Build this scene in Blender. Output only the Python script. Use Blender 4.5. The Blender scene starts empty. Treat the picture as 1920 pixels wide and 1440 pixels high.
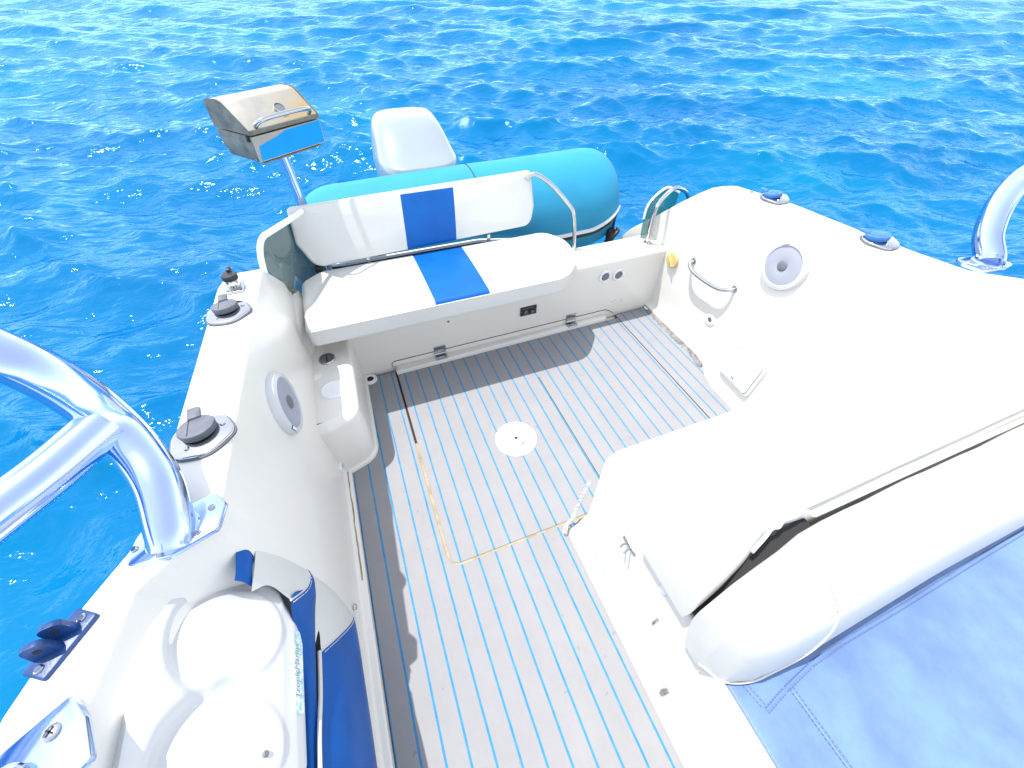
import bpy, bmesh, math, random
import numpy as np
from mathutils import Vector, Matrix, Quaternion
random.seed(7); np.random.seed(7)
PI=math.pi
scene=bpy.context.scene
COL=scene.collection
V=Vector

# ---------------------------------------------------------------- materials
def nt(name):
    m=bpy.data.materials.new(name); m.use_nodes=True
    t=m.node_tree; b=t.nodes['Principled BSDF']
    return m,t,b
def coord(t,kind='Object',scale=(1,1,1),loc=(0,0,0)):
    tc=t.nodes.new('ShaderNodeTexCoord'); mp=t.nodes.new('ShaderNodeMapping')
    mp.inputs['Scale'].default_value=scale; mp.inputs['Location'].default_value=loc
    t.links.new(tc.outputs[kind],mp.inputs['Vector']); return mp.outputs['Vector']
def noise(t,vec,scale,detail=4,rough=.6):
    n=t.nodes.new('ShaderNodeTexNoise'); n.inputs['Scale'].default_value=scale
    n.inputs['Detail'].default_value=detail; n.inputs['Roughness'].default_value=rough
    t.links.new(vec,n.inputs['Vector']); return n.outputs['Fac']
def ramp(t,fac,stops):
    r=t.nodes.new('ShaderNodeValToRGB'); e=r.color_ramp.elements
    while len(e)<len(stops): e.new(.5)
    for i,(p,c) in enumerate(stops):
        e[i].position=p; e[i].color=(*c,1) if len(c)==3 else c
    t.links.new(fac,r.inputs['Fac']); return r.outputs['Color']
def mixc(t,fac,a,b):
    n=t.nodes.new('ShaderNodeMix'); n.data_type='RGBA'
    for s,i in ((fac,0),(a,6),(b,7)):
        if hasattr(s,'links') or isinstance(s,bpy.types.NodeSocket): t.links.new(s,n.inputs[i])
        elif i==0: n.inputs[0].default_value=s
        else: n.inputs[i].default_value=(*s,1)
    return n.outputs[2]
def math_(t,op,a,b=None,c=None):
    n=t.nodes.new('ShaderNodeMath'); n.operation=op
    for k,s in enumerate((a,b,c)):
        if s is None: continue
        if isinstance(s,bpy.types.NodeSocket): t.links.new(s,n.inputs[k])
        else: n.inputs[k].default_value=s
    return n.outputs[0]
def bump(t,b,h,strength,dist=.01):
    n=t.nodes.new('ShaderNodeBump'); n.inputs['Strength'].default_value=strength; n.inputs['Distance'].default_value=dist
    t.links.new(h,n.inputs['Height']); t.links.new(n.outputs['Normal'],b.inputs['Normal'])
def mat(name,col,rough=.4,metal=0,var=.06,vscale=6,bmp=0,bscale=200,coat=0,spec=.5,col2=None,rvar=0):
    m,t,b=nt(name)
    vec=coord(t)
    f=noise(t,vec,vscale)
    c2=col2 if col2 else tuple(max(0,x*(1-var*2)) for x in col)
    c=ramp(t,f,[(.3,c2),(.65,col)])
    t.links.new(c,b.inputs['Base Color'])
    b.inputs['Roughness'].default_value=rough; b.inputs['Metallic'].default_value=metal
    b.inputs['Coat Weight'].default_value=coat; b.inputs['Coat Roughness'].default_value=.08
    b.inputs['Specular IOR Level'].default_value=spec
    if rvar:
        r=math_(t,'MULTIPLY_ADD',noise(t,vec,vscale*3),rvar,rough-rvar*.5); t.links.new(r,b.inputs['Roughness'])
    if bmp: bump(t,b,noise(t,vec,bscale,3),bmp,.002)
    return m

M={}
M['gel']=mat('white_gelcoat',(.72,.705,.66),.32,var=.01,vscale=1.2,coat=.2,col2=(.71,.69,.635))
M['plastic']=mat('white_plastic',(.78,.79,.81),.35,var=.02,vscale=8)
M['chrome']=mat('polished_steel',(.50,.51,.52),.12,1,var=.06,vscale=18,rvar=.1)
M['alum']=mat('polished_aluminium',(.50,.62,.88),.11,1,var=.05,vscale=7,rvar=.12)
M['rubber']=mat('grey_rubber',(.115,.125,.155),.55,var=.15,vscale=40,bmp=.15,bscale=300)
M['capreflect']=mat('rubber_painted_reflection',(.03,.16,.50),.5,var=.15,vscale=30)  # blue reflection on the right-hand caps, put into the base colour
M['black']=mat('black_plastic',(.012,.014,.018),.4,var=.2,vscale=40)
M['navy']=mat('navy_nylon',(.006,.055,.22),.4,var=.25,vscale=30,bmp=.2,bscale=160)
M['vinyl']=mat('white_vinyl',(.60,.60,.57),.45,var=.02,vscale=5,bmp=.2,bscale=260,col2=(.565,.57,.54))
M['bluevinyl']=mat('blue_vinyl',(.001,.085,.36),.45,var=.1,vscale=9,bmp=.12,bscale=420,spec=.2)
M['thread']=mat('white_thread',(.75,.77,.8),.7)
M['darkthread']=mat('grey_thread',(.09,.12,.22),.7)
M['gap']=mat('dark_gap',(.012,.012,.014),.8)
M['tan']=mat('tan_sealant',(.36,.29,.17),.7,var=.3,vscale=25,col2=(.20,.155,.09))
M['caulk']=mat('grimy_caulk',(.25,.25,.24),.8,vscale=26,col2=(.08,.08,.078))
M['yellow']=mat('aged_yellow_plastic',(.66,.50,.20),.5,var=.12,vscale=12)
M['grey']=mat('grey_mesh',(.14,.15,.17),.6)
M['stainwhite']=mat('worn_gelcoat',(.42,.39,.34),.7,var=.3,vscale=30)

# deck mat: grey foam with routed blue lines
def deck_material():
    m,t,b=nt('striped_deck_foam')
    geo=t.nodes.new('ShaderNodeNewGeometry'); sp=t.nodes.new('ShaderNodeSeparateXYZ')
    t.links.new(geo.outputs['Position'],sp.inputs[0])
    pos=geo.outputs['Position']
    wob=math_(t,'MULTIPLY_ADD',noise(t,pos,5,2),.004,-.002)
    x=math_(t,'ADD',sp.outputs[0],wob)
    u=math_(t,'MULTIPLY_ADD',x,1/.0629,40-.671/.0629+.5)
    fr=math_(t,'FRACT',u); d=math_(t,'ABSOLUTE',math_(t,'SUBTRACT',fr,.5))
    line=math_(t,'LESS_THAN',d,.054)
    pl=t.nodes.new('ShaderNodeTexWhiteNoise'); pl.noise_dimensions='1D'; t.links.new(math_(t,'FLOOR',u),pl.inputs['W'])
    n=noise(t,pos,7,5,.65); n2=noise(t,pos,60,3)
    g=ramp(t,n,[(.25,(.232,.230,.240)),(.7,(.262,.260,.270))])
    g=mixc(t,math_(t,'MULTIPLY',pl.outputs['Value'],.10),g,(.20,.20,.205))
    g=mixc(t,math_(t,'MULTIPLY',n2,.22),g,(.29,.288,.295))
    # a few scuffs and dark specks of dirt
    sc=math_(t,'GREATER_THAN',noise(t,pos,38,2,.4),.74)
    g=mixc(t,math_(t,'MULTIPLY',sc,.35),g,(.13,.125,.12))
    bl=ramp(t,noise(t,pos,24,3),[(.3,(.02,.17,.36)),(.7,(.05,.23,.42))])
    t.links.new(mixc(t,line,g,bl),b.inputs['Base Color'])
    b.inputs['Roughness'].default_value=.75; b.inputs['Specular IOR Level'].default_value=.25
    h=math_(t,'ADD',math_(t,'MULTIPLY',line,-1.0),math_(t,'MULTIPLY',noise(t,pos,500,2),.35))
    bump(t,b,h,.35,.002)
    return m
M['deck']=deck_material()

# white vinyl with a blue band between two x positions (world) that stops below zlo
def band_material(name,x0a,x0b,x1a,x1b,ya,yb,axis='y',lo=None,hi=None):
    m,t,b=nt(name)
    geo=t.nodes.new('ShaderNodeNewGeometry'); sp=t.nodes.new('ShaderNodeSeparateXYZ')
    pos=geo.outputs['Position']; t.links.new(pos,sp.inputs[0])
    s=math_(t,'DIVIDE',math_(t,'SUBTRACT',sp.outputs['XYZ'.index(axis.upper())],ya),yb-ya)
    e0=math_(t,'MULTIPLY_ADD',s,x0b-x0a,x0a); e1=math_(t,'MULTIPLY_ADD',s,x1b-x1a,x1a)
    inside=math_(t,'MULTIPLY',math_(t,'GREATER_THAN',sp.outputs[0],e0),math_(t,'LESS_THAN',sp.outputs[0],e1))
    if lo is not None:
        inside=math_(t,'MULTIPLY',inside,math_(t,'GREATER_THAN',sp.outputs[2],lo))
    if hi is not None:
        inside=math_(t,'MULTIPLY',inside,math_(t,'LESS_THAN',sp.outputs[2],hi))
    w=ramp(t,noise(t,pos,5),[(.3,(.565,.575,.555)),(.65,(.605,.61,.59))])
    bl=ramp(t,noise(t,pos,10),[(.3,(.0,.085,.34)),(.7,(.001,.105,.40))])
    t.links.new(mixc(t,inside,w,bl),b.inputs['Base Color'])
    b.inputs['Roughness'].default_value=.45; b.inputs['Specular IOR Level'].default_value=.25
    d0=math_(t,'ABSOLUTE',math_(t,'SUBTRACT',sp.outputs[0],e0)); d1=math_(t,'ABSOLUTE',math_(t,'SUBTRACT',sp.outputs[0],e1))
    groove=math_(t,'LESS_THAN',math_(t,'MINIMUM',d0,d1),.003)
    h=math_(t,'ADD',math_(t,'MULTIPLY',noise(t,pos,420,3),.15),math_(t,'MULTIPLY',groove,-1))
    bump(t,b,h,.4,.003)
    return m
M['seatband']=band_material('white_vinyl_with_blue_band',.233,.223,.475,.469,1.43,1.885,'y',lo=.468)
M['backband']=band_material('white_vinyl_back_with_blue_band',.206,.226,.447,.471,.51,.735,'z',hi=.742)

def perforated(name):
    m,t,b=nt(name)
    vo=t.nodes.new('ShaderNodeTexVoronoi'); vo.voronoi_dimensions='2D'; vo.inputs['Scale'].default_value=230; vo.inputs['Randomness'].default_value=0
    t.links.new(coord(t,'UV'),vo.inputs['Vector'])
    hole=math_(t,'LESS_THAN',vo.outputs['Distance'],.33)
    t.links.new(mixc(t,hole,(.40,.42,.49),(.12,.135,.17)),b.inputs['Base Color'])
    b.inputs['Roughness'].default_value=.45
    return m
M['pod']=mat('moulded_white_plastic',(.56,.57,.58),.4,var=.03,vscale=5)
M['grille']=perforated('perforated_white_grille')

def steel_stained():
    m,t,b=nt('stained_grill_steel')
    vec=coord(t)
    f=noise(t,vec,9,6,.7); g=noise(t,vec,38,5,.7)
    c=ramp(t,f,[(.30,(.30,.285,.25)),(.6,(.37,.36,.325))])
    geo=t.nodes.new('ShaderNodeSeparateXYZ'); t.links.new(vec,geo.inputs[0])
    # heat stain patch on the right half of the lid
    k=math_(t,'ADD',math_(t,'MULTIPLY',geo.outputs[0],6.0),math_(t,'MULTIPLY_ADD',f,3.2,-1.75))
    k.node.use_clamp=True
    k=math_(t,'MULTIPLY',k,math_(t,'MULTIPLY',g,1.5)); k.node.use_clamp=True
    c=mixc(t,k,c,(.42,.27,.08))
    t.links.new(c,b.inputs['Base Color'])
    b.inputs['Metallic'].default_value=.3
    r=math_(t,'MULTIPLY_ADD',g,.3,.25); t.links.new(r,b.inputs['Roughness'])
    bump(t,b,g,.08,.002)
    return m
M['grillsteel']=steel_stained()
M['grilldark']=mat('tarnished_grill_steel',(.20,.195,.165),.5,.35,vscale=22,col2=(.10,.098,.085),bmp=.1,bscale=120)
M['grillreflect']=mat('painted_blue_reflection',(.0,.30,.85),.4,.0,var=.06,vscale=14,spec=.2)  # reflection of the sea on the steel front, painted as flat blue
M['tender']=mat('teal_tender_fabric',(.026,.255,.43),.6,var=.05,vscale=5,bmp=.15,bscale=260,spec=.2)
M['cowl']=mat('white_engine_cowl',(.23,.275,.31),.25,var=.02,vscale=3,coat=.6)
M['lounge']=mat('pale_blue_vinyl',(.125,.215,.43),.5,var=.14,vscale=9,bmp=.5,bscale=55)

def smoked(name,c1,c2,alpha):
    m,t,b=nt(name)
    n=noise(t,coord(t),6)
    t.links.new(ramp(t,n,[(.3,c1),(.7,c2)]),b.inputs['Base Color'])
    b.inputs['Roughness'].default_value=.04; b.inputs['Alpha'].default_value=alpha
    return m
M['smoked']=smoked('smoked_added_panel',(.12,.155,.11),(.155,.19,.14),.72)  # for an added sheet that turns the water behind it grey-green
M['tealpanel']=smoked('sea_green_added_panel',(.01,.17,.18),(.02,.20,.21),.6)  # for an added sheet that tints the view through the right rail

def water():
    m=bpy.data.materials.new('tropical_sea_water'); m.use_nodes=True; t=m.node_tree
    t.nodes.remove(t.nodes['Principled BSDF']); out=[n for n in t.nodes if n.type=='OUTPUT_MATERIAL'][0]
    geo=t.nodes.new('ShaderNodeNewGeometry'); pos=geo.outputs['Position']
    # light scattered back from the body of the water does not follow each ripple's slope: it is shaded as a level surface
    c=ramp(t,noise(t,pos,.2,3,.55),[(.3,(.0,.086,.235)),(.52,(.0,.110,.265)),(.72,(.0,.145,.268))])
    up=t.nodes.new('ShaderNodeCombineXYZ'); up.inputs[2].default_value=1
    df=t.nodes.new('ShaderNodeBsdfDiffuse'); t.links.new(c,df.inputs['Color'])
    mx=t.nodes.new('ShaderNodeVectorMath'); mx.operation='SCALE'; mx.inputs[3].default_value=.22; t.links.new(geo.outputs['Normal'],mx.inputs[0])
    ad=t.nodes.new('ShaderNodeVectorMath'); ad.operation='ADD'; t.links.new(mx.outputs[0],ad.inputs[0]); t.links.new(up.outputs[0],ad.inputs[1])
    nn=t.nodes.new('ShaderNodeVectorMath'); nn.operation='NORMALIZE'; t.links.new(ad.outputs[0],nn.inputs[0])
    t.links.new(nn.outputs[0],df.inputs['Normal'])
    mp=t.nodes.new('ShaderNodeMapping'); mp.inputs['Scale'].default_value=(1,1.9,1); mp.inputs['Rotation'].default_value=(0,0,.30)
    t.links.new(pos,mp.inputs['Vector'])
    h=math_(t,'ADD',noise(t,mp.outputs['Vector'],7,3,.5),math_(t,'MULTIPLY',noise(t,mp.outputs['Vector'],2.4,2,.5),2.0))
    bp=t.nodes.new('ShaderNodeBump'); bp.inputs['Strength'].default_value=.45; bp.inputs['Distance'].default_value=.05
    t.links.new(h,bp.inputs['Height'])
    gl=t.nodes.new('ShaderNodeBsdfGlossy'); gl.inputs['Roughness'].default_value=.065; gl.inputs['Color'].default_value=(.48,.76,1,1); t.links.new(bp.outputs['Normal'],gl.inputs['Normal'])
    fr=t.nodes.new('ShaderNodeFresnel'); fr.inputs['IOR'].default_value=1.33; t.links.new(bp.outputs['Normal'],fr.inputs['Normal'])
    ms=t.nodes.new('ShaderNodeMixShader'); t.links.new(fr.outputs[0],ms.inputs[0]); t.links.new(df.outputs[0],ms.inputs[1]); t.links.new(gl.outputs[0],ms.inputs[2])
    t.links.new(ms.outputs[0],out.inputs['Surface'])
    return m
M['water']=water()

# ---------------------------------------------------------------- geometry helpers
BASE={}
def root(name,loc,label,cat,group=None):
    o=bpy.data.objects.new(name,None); COL.objects.link(o); o.location=loc
    o.empty_display_size=.1
    o['label']=label; o['category']=cat
    if group: o['group']=group
    BASE[o]=V(loc); return o
class MB:
    def __init__(s): s.v=[]; s.f=[]; s.m=[]
    def add(s,vf,mi=0,X=None):
        v,f=vf; o=len(s.v)
        s.v+= [X@V(p) for p in v] if X is not None else [V(p) for p in v]
        s.f+=[tuple(i+o for i in q) for q in f]; s.m+=[mi]*len(f); return s
    def build(s,name,mats,parent=None,angle=38,label=None,origin=None):
        if not isinstance(mats,(list,tuple)): mats=[mats]
        rt=parent
        while rt is not None and rt.parent is not None: rt=rt.parent
        base=BASE[rt] if rt is not None else (V(origin) if origin else V((0,0,0)))
        me=bpy.data.meshes.new(name)
        me.from_pydata([p-base for p in s.v],[],s.f)
        for k in mats: me.materials.append(M[k])
        me.polygons.foreach_set('material_index',s.m)
        bm=bmesh.new(); bm.from_mesh(me); bmesh.ops.recalc_face_normals(bm,faces=bm.faces); bm.to_mesh(me); bm.free()
        me.polygons.foreach_set('use_smooth',[True]*len(me.polygons))
        me.set_sharp_from_angle(angle=math.radians(angle)); me.update()
        o=bpy.data.objects.new(name,me); COL.objects.link(o)
        if parent is not None: o.parent=parent
        else: o.location=base; BASE[o]=base
        if label: o['label']=label
        return o
def part(name,mats,parent,*vfs,angle=38,label=None,X=None):
    b=MB()
    for q in vfs:
        if isinstance(q,tuple) and len(q)==2 and isinstance(q[1],int): b.add(q[0],q[1],X)
        else: b.add(q,0,X)
    return b.build(name,mats,parent,angle,label)

def frame(o,z,xh=(0,1,0)):
    z=V(z).normalized(); x=V(xh); x=(x-z*x.dot(z)).normalized(); y=z.cross(x)
    m=Matrix((x,y,z)).transposed().to_4x4(); m.translation=V(o); return m
def rbox(c,s,bev=.005,seg=3,X=None):
    bm=bmesh.new(); bmesh.ops.create_cube(bm,size=1)
    for v in bm.verts: v.co=V((v.co.x*s[0],v.co.y*s[1],v.co.z*s[2]))
    if bev>0: bmesh.ops.bevel(bm,geom=list(bm.edges),offset=min(bev,min(s)*.49),segments=seg,profile=.5,affect='EDGES')
    bm.verts.index_update()
    v=[(X@(p.co) if X is not None else p.co.copy())+(V(c)) for p in bm.verts]; f=[tuple(q.index for q in p.verts) for p in bm.faces]
    bm.free(); return v,f
def cr(path,sub=8,closed=False):
    P=[V(p) for p in path]; n=len(P); out=[]
    for i in range(n if closed else n-1):
        p0=P[i-1] if (i>0 or closed) else P[0]*2-P[1]
        p1=P[i]; p2=P[(i+1)%n]
        p3=P[(i+2)%n] if (i+2<n or closed) else P[-1]*2-P[-2]
        for k in range(sub):
            t=k/sub
            out.append(.5*((2*p1)+(p2-p0)*t+(2*p0-5*p1+4*p2-p3)*t*t+(3*p1-p0-3*p2+p3)*t**3))
    if not closed: out.append(P[-1])
    return out
def tube(path,r,n=14,sub=6,caps=True,closed=False):
    P=cr(path,sub,closed) if sub>1 else [V(p) for p in path]
    L=len(P); T=[]
    for i in range(L):
        a=P[(i-1)%L] if (closed or i>0) else P[0]; b=P[(i+1)%L] if (closed or i<L-1) else P[-1]
        T.append((b-a).normalized())
    u=T[0].orthogonal().normalized(); v=[];f=[]
    for i in range(L):
        if i:
            q=T[i-1].rotation_difference(T[i]); u=(q@u).normalized()
        w=T[i].cross(u)
        rr=r(i/(L-1)) if callable(r) else r
        for k in range(n):
            a=2*PI*k/n; v.append(P[i]+(u*math.cos(a)+w*math.sin(a))*rr)
    for i in range(L if closed else L-1):
        j=(i+1)%L
        for k in range(n): f.append((i*n+k,i*n+(k+1)%n,j*n+(k+1)%n,j*n+k))
    if caps and not closed: f.append(tuple(range(n))[::-1]); f.append(tuple((L-1)*n+k for k in range(n)))
    return v,f
def lathe(prof,n=40,X=None,sq=1.0):
    v=[];f=[]
    for r,z in prof:
        for k in range(n):
            a=2*PI*k/n; p=V((r*math.cos(a),r*math.sin(a)*sq,z)); v.append(X@p if X is not None else p)
    for i in range(len(prof)-1):
        for k in range(n): f.append((i*n+k,i*n+(k+1)%n,(i+1)*n+(k+1)%n,(i+1)*n+k))
    f.append(tuple(range(n))[::-1]); f.append(tuple((len(prof)-1)*n+k for k in range(n)))
    return v,f
def roundpoly(pts,r,seg=6):
    out=[]; n=len(pts)
    for i in range(n):
        p=V(pts[i]).to_2d(); a=(V(pts[i-1]).to_2d()-p); b=(V(pts[(i+1)%n]).to_2d()-p)
        ri=r[i] if isinstance(r,(list,tuple)) else r
        if ri<=0: out.append(p); continue
        an=a.normalized(); bn=b.normalized(); th=an.angle(bn)
        d=min(ri/math.tan(th/2),a.length*.49,b.length*.49)
        s=p+an*d; e=p+bn*d
        for k in range(seg+1):
            t=k/seg; out.append(s*(1-t)**2+p*2*t*(1-t)+e*t*t)
    return out
def inset(poly,d):
    n=len(poly); out=[]
    A=sum(poly[i].x*poly[(i+1)%n].y-poly[(i+1)%n].x*poly[i].y for i in range(n))
    sg=1 if A>0 else -1
    for i in range(n):
        j=i-1
        while (poly[i]-poly[j]).length<1e-7: j-=1
        k=(i+1)%n
        while (poly[k]-poly[i]).length<1e-7: k=(k+1)%n
        e1=(poly[i]-poly[j]).normalized(); e2=(poly[k]-poly[i]).normalized()
        n1=V((-e1.y,e1.x))*sg; n2=V((-e2.y,e2.x))*sg; b=(n1+n2)
        b=b/max(.35,b.length_squared)*2 if b.length>1e-6 else n1
        out.append(poly[i]+b*d)
    return out
def rprism(poly,z0,z1,r=.004,seg=4,X=None,rb=0,crown=0):
    poly=[V(p).to_2d() for p in poly]
    rings=[]
    if rb>0:
        for k in range(seg+1):
            a=PI/2*k/seg; rings.append((inset(poly,rb*(1-math.sin(a))),z0+rb*(1-math.cos(a))))
    else: rings.append((poly,z0))
    if r>0:
        for k in range(seg+1):
            a=PI/2*k/seg; rings.append((inset(poly,r*(1-math.cos(a))),z1-r*(1-math.sin(a))))
    else: rings.append((poly,z1))
    if crown:
        last=rings[-1][0]; c=sum(last,V((0,0)))/len(last)
        for s in (.75,.45,.15): rings.append(([c+(p-c)*s for p in last],z1+crown*(1-s*s)))
    n=len(poly); v=[];f=[]
    for P,z in rings:
        for p in P:
            q=V((p.x,p.y,z)); v.append(X@q if X is not None else q)
    for i in range(len(rings)-1):
        for k in range(n): f.append((i*n+k,i*n+(k+1)%n,(i+1)*n+(k+1)%n,(i+1)*n+k))
    f.append(tuple(range(n))[::-1]); f.append(tuple((len(rings)-1)*n+k for k in range(n)))
    return v,f
def loft(S,ring=False,caps=False):
    n=len(S[0]); v=[V(p) for s in S for p in s]; f=[]
    for i in range(len(S)-1):
        for k in range(n if ring else n-1): f.append((i*n+k,i*n+(k+1)%n,(i+1)*n+(k+1)%n,(i+1)*n+k))
    if caps: f.append(tuple(range(n))[::-1]); f.append(tuple((len(S)-1)*n+k for k in range(n)))
    return v,f
def ribbon(path,w,h,up=(0,0,1),sub=1):
    P=cr(path,sub) if sub>1 else [V(p) for p in path]; up=V(up); S=[]
    for i,p in enumerate(P):
        t=(P[min(i+1,len(P)-1)]-P[max(i-1,0)]).normalized(); s=t.cross(up).normalized()*w/2
        S.append([p-s,p-s+up*h,p+s+up*h,p+s])
    return loft(S,True,True)
def lerp(tab,y):
    if y>=tab[0][0]: return tab[0][1]
    for (a,va),(b,vb) in zip(tab,tab[1:]):
        if y>=b:
            t=(a-y)/(a-b); return va+(vb-va)*t
    return tab[-1][1]
def screw(X,r=.0045,h=.0025):
    b=lathe([(r,0),(r,h*.5),(r*.7,h),(.0001,h)],12,X); return b
def stitches(path,step=.006,ln=.0035,r=.0007,up=(0,0,1)):
    P=[V(p) for p in path]; mb=MB(); acc=0; carry=0
    for a,b in zip(P,P[1:]):
        L=(b-a).length; d=(b-a).normalized(); s=carry
        while s+ln<L:
            p=a+d*s; q=a+d*(s+ln); mb.add(tube([p,(p+q)/2+V(up)*r*.6,q],r,5,1)); s+=step
        carry=max(0,s-L)
    return mb.v,mb.f

# ---------------------------------------------------------------- the sea
WZ=-.38
def make_sea():
    rng=np.random.RandomState(11)
    r=np.concatenate([.35*np.power(90/.35,np.linspace(0,1,700)),90*np.power(4000/90,np.linspace(0,1,60))[1:]])
    a_front=np.radians(np.linspace(-82,82,760)); a_back=np.radians(np.linspace(82,278,72))[1:-1]
    ang=np.concatenate([a_front,a_back])+math.radians(-20)*-1
    R,A=np.meshgrid(r,ang,indexing='ij')
    X=np.sin(A)*R; Y=np.cos(A)*R; Z=np.zeros_like(X); DX=np.zeros_like(X); DY=np.zeros_like(X)
    cell=np.maximum(np.gradient(r)[:,None],R*np.radians(164/760))
    wind=math.radians(250)
    N=170
    lam=np.exp(rng.uniform(math.log(.22),math.log(7.0),N))
    for l in lam:
        th=wind+rng.normal(0,.42 if l>1.2 else .62); k=2*PI/l
        amp=.0055*l**.6*rng.uniform(.4,1.25)
        ph=rng.uniform(0,2*PI)
        fade=np.clip((l/cell-2.2)/2.5,0,1)*np.clip(1.5-R/600,0,1)
        q=k*(X*math.cos(th)+Y*math.sin(th))+ph
        # slow patches of rougher and calmer water
        Z+=amp*fade*np.cos(q); s=amp*fade*np.sin(q)*.85
        DX-=s*math.cos(th); DY-=s*math.sin(th)
    X=X+DX; Y=Y+DY
    # keep crests sharp, troughs flat
    Z=Z+2.2*np.clip(Z,0,.12)**2
    nr,na=R.shape
    v=np.stack([X,Y,Z+WZ],-1).reshape(-1,3)
    i=np.arange(nr-1)[:,None]; k=np.arange(na)[None,:]; k2=(k+1)%na
    f=np.stack([i*na+k,i*na+k2,(i+1)*na+k2,(i+1)*na+k],-1).reshape(-1,4)
    me=bpy.data.meshes.new('sea')
    me.vertices.add(len(v)); me.vertices.foreach_set('co',v.ravel())
    me.loops.add(f.size); me.loops.foreach_set('vertex_index',f.ravel().astype(np.int32))
    me.polygons.add(len(f)); me.polygons.foreach_set('loop_start',np.arange(0,f.size,4,dtype=np.int32))
    me.update(calc_edges=True); me.validate()
    # close the small hole under the boat is not needed: the hull sits over it
    me.polygons.foreach_set('use_smooth',[True]*len(me.polygons))
    me.materials.append(M['water'])
    if me.polygons[0].normal.z<0: me.flip_normals()
    o=bpy.data.objects.new('sea',me); COL.objects.link(o)
    o['kind']='structure'; o['label']='choppy bright blue sea all around the boat'
make_sea()

# ---------------------------------------------------------------- the boat
boat=root('motorboat',(.64,.5,-.42),'white fibreglass motorboat seen from its helm towards the open cockpit and stern','boat')

# --- side mouldings: gunwale top, inner wall and toe, lofted along the boat
ZL=[(2.02,.26),(1.95,.34),(1.72,.53),(1.62,.615),(1.53,.69),(1.47,.74),(1.43,.752),(1.0,.757),(.5,.765),(-1.3,.80)]
XiL=[(2.02,-.325),(1.44,-.331),(.866,-.363),(.56,-.380),(.52,-.392),(.494,-.408),(.423,-.499),(.26,-.53),(0,-.55),(-1.3,-.62)]
XoL=[(2.02,-.40),(1.50,-.405),(1.475,-.415),(1.45,-.43),(1.42,-.448),(1.37,-.461),(.795,-.491),(.571,-.494),(.508,-.523),(.388,-.598),(.30,-.633),(0,-.67),(-1.3,-.78)]
ZR=[(2.02,.26),(1.95,.345),(1.72,.545),(1.62,.635),(1.53,.71),(1.47,.755),(1.43,.768),(1.15,.783),(.9,.79),(.53,.80),(-1.3,.84)]
XiR=[(2.02,1.55),(1.46,1.572),(1.016,1.61),(.80,1.63),(.64,1.66),(.56,1.70),(.47,1.76),(.26,1.80),(-1.3,1.90)]
XoR=[(2.02,1.63),(1.50,1.635),(1.475,1.65),(1.45,1.67),(1.42,1.688),(1.37,1.70),(1.19,1.74),(.916,1.768),(.70,1.797),(.54,1.835),(.47,1.92),(.40,1.99),(.25,2.03),(-1.3,2.10)]
XbL=[(2.02,-.30),(1.5,-.305),(-1.3,-.312)]
XbR=[(2.02,1.565),(1.14,1.565),(1.06,1.548),(1.0,1.515),(.93,1.495),(.75,1.485),(.5,1.48),(-1.3,1.48)]
YS=[2.02,1.99,1.95,1.88,1.8,1.72,1.66,1.62,1.57,1.53,1.5,1.485,1.47,1.455,1.44,1.42,1.395,1.37,1.3,1.2,1.14,1.10,1.06,1.03,1.0,.965,.93,.866,.795,.7,.64,.6,.571,.55,.53,.508,.494,.47,.45,.423,.40,.388,.35,.30,.26,.2,.1,0,-.2,-.6,-1.3]
def side_section(y,s):
    zg=lerp(ZL if s<0 else ZR,y); xi=lerp(XiL if s<0 else XiR,y); xo=lerp(XoL if s<0 else XoR,y); xb=lerp(XbL if s<0 else XbR,y)
    o=s   # outward direction
    r=.013; P=[(xo-o*.05,y,-.62),(xo-o*.012,y,-.2)]
    for k in range(5):
        a=PI/2*k/4; P.append((xo-o*r*(1-math.cos(a)),y,zg-r*(1-math.sin(a))))
    for k in range(5):
        a=PI/2*k/4; P.append((xi+o*r*(1-math.sin(a)),y,zg-r*(1-math.cos(a))))
    # wall with a slight hollow, fillet at its foot, then a narrow toe
    for t in (.15,.35,.55,.75,.9):
        z=zg-r-(zg-r-.07)*t; x=xi+(xb-xi)*(t+.10*math.sin(PI*t)*(1 if xi!=xb else 0))
        P.append((x,y,z))
    P+=[(xb,y,.055),(xb-o*.004,y,.036),(xb-o*.012,y,.028),(xb-o*.026,y,.026),(xb-o*.031,y,.02),(xb-o*.033,y,-.03)]
    return P
def wall_pt(y,z,s):
    zg=lerp(ZL if s<0 else ZR,y); xi=lerp(XiL if s<0 else XiR,y); xb=lerp(XbL if s<0 else XbR,y)
    t=min(1,max(0,(zg-.013-z)/(zg-.083))); return V((xi+(xb-xi)*(t+.10*math.sin(PI*t)),y,z))
def wall_frame(y,z,s,off=0):
    p=wall_pt(y,z,s); a=wall_pt(y+.04,z,s)-wall_pt(y-.04,z,s); b=wall_pt(y,z+.04,s)-wall_pt(y,z-.04,s)
    n=a.cross(b).normalized()
    if n.x*s>0: n=-n
    return frame(p+n*off,n,a)
hull=MB()
for s in (-1,1):
    S=[side_section(y,s) for y in YS]
    v,f=loft(S); n=len(S[0]); f.append(tuple(range(n)));
    hull.add((v,f))
# bottom and cockpit pan under the foam
hull.add(rbox((.63,.16,-.035),(1.84,2.92,.03),0))
hull.add(rbox((.63,.35,-.55),(2.15,3.3,.1),.02))
hull_o=hull.build('hull',['gel'],boat,32)

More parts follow.
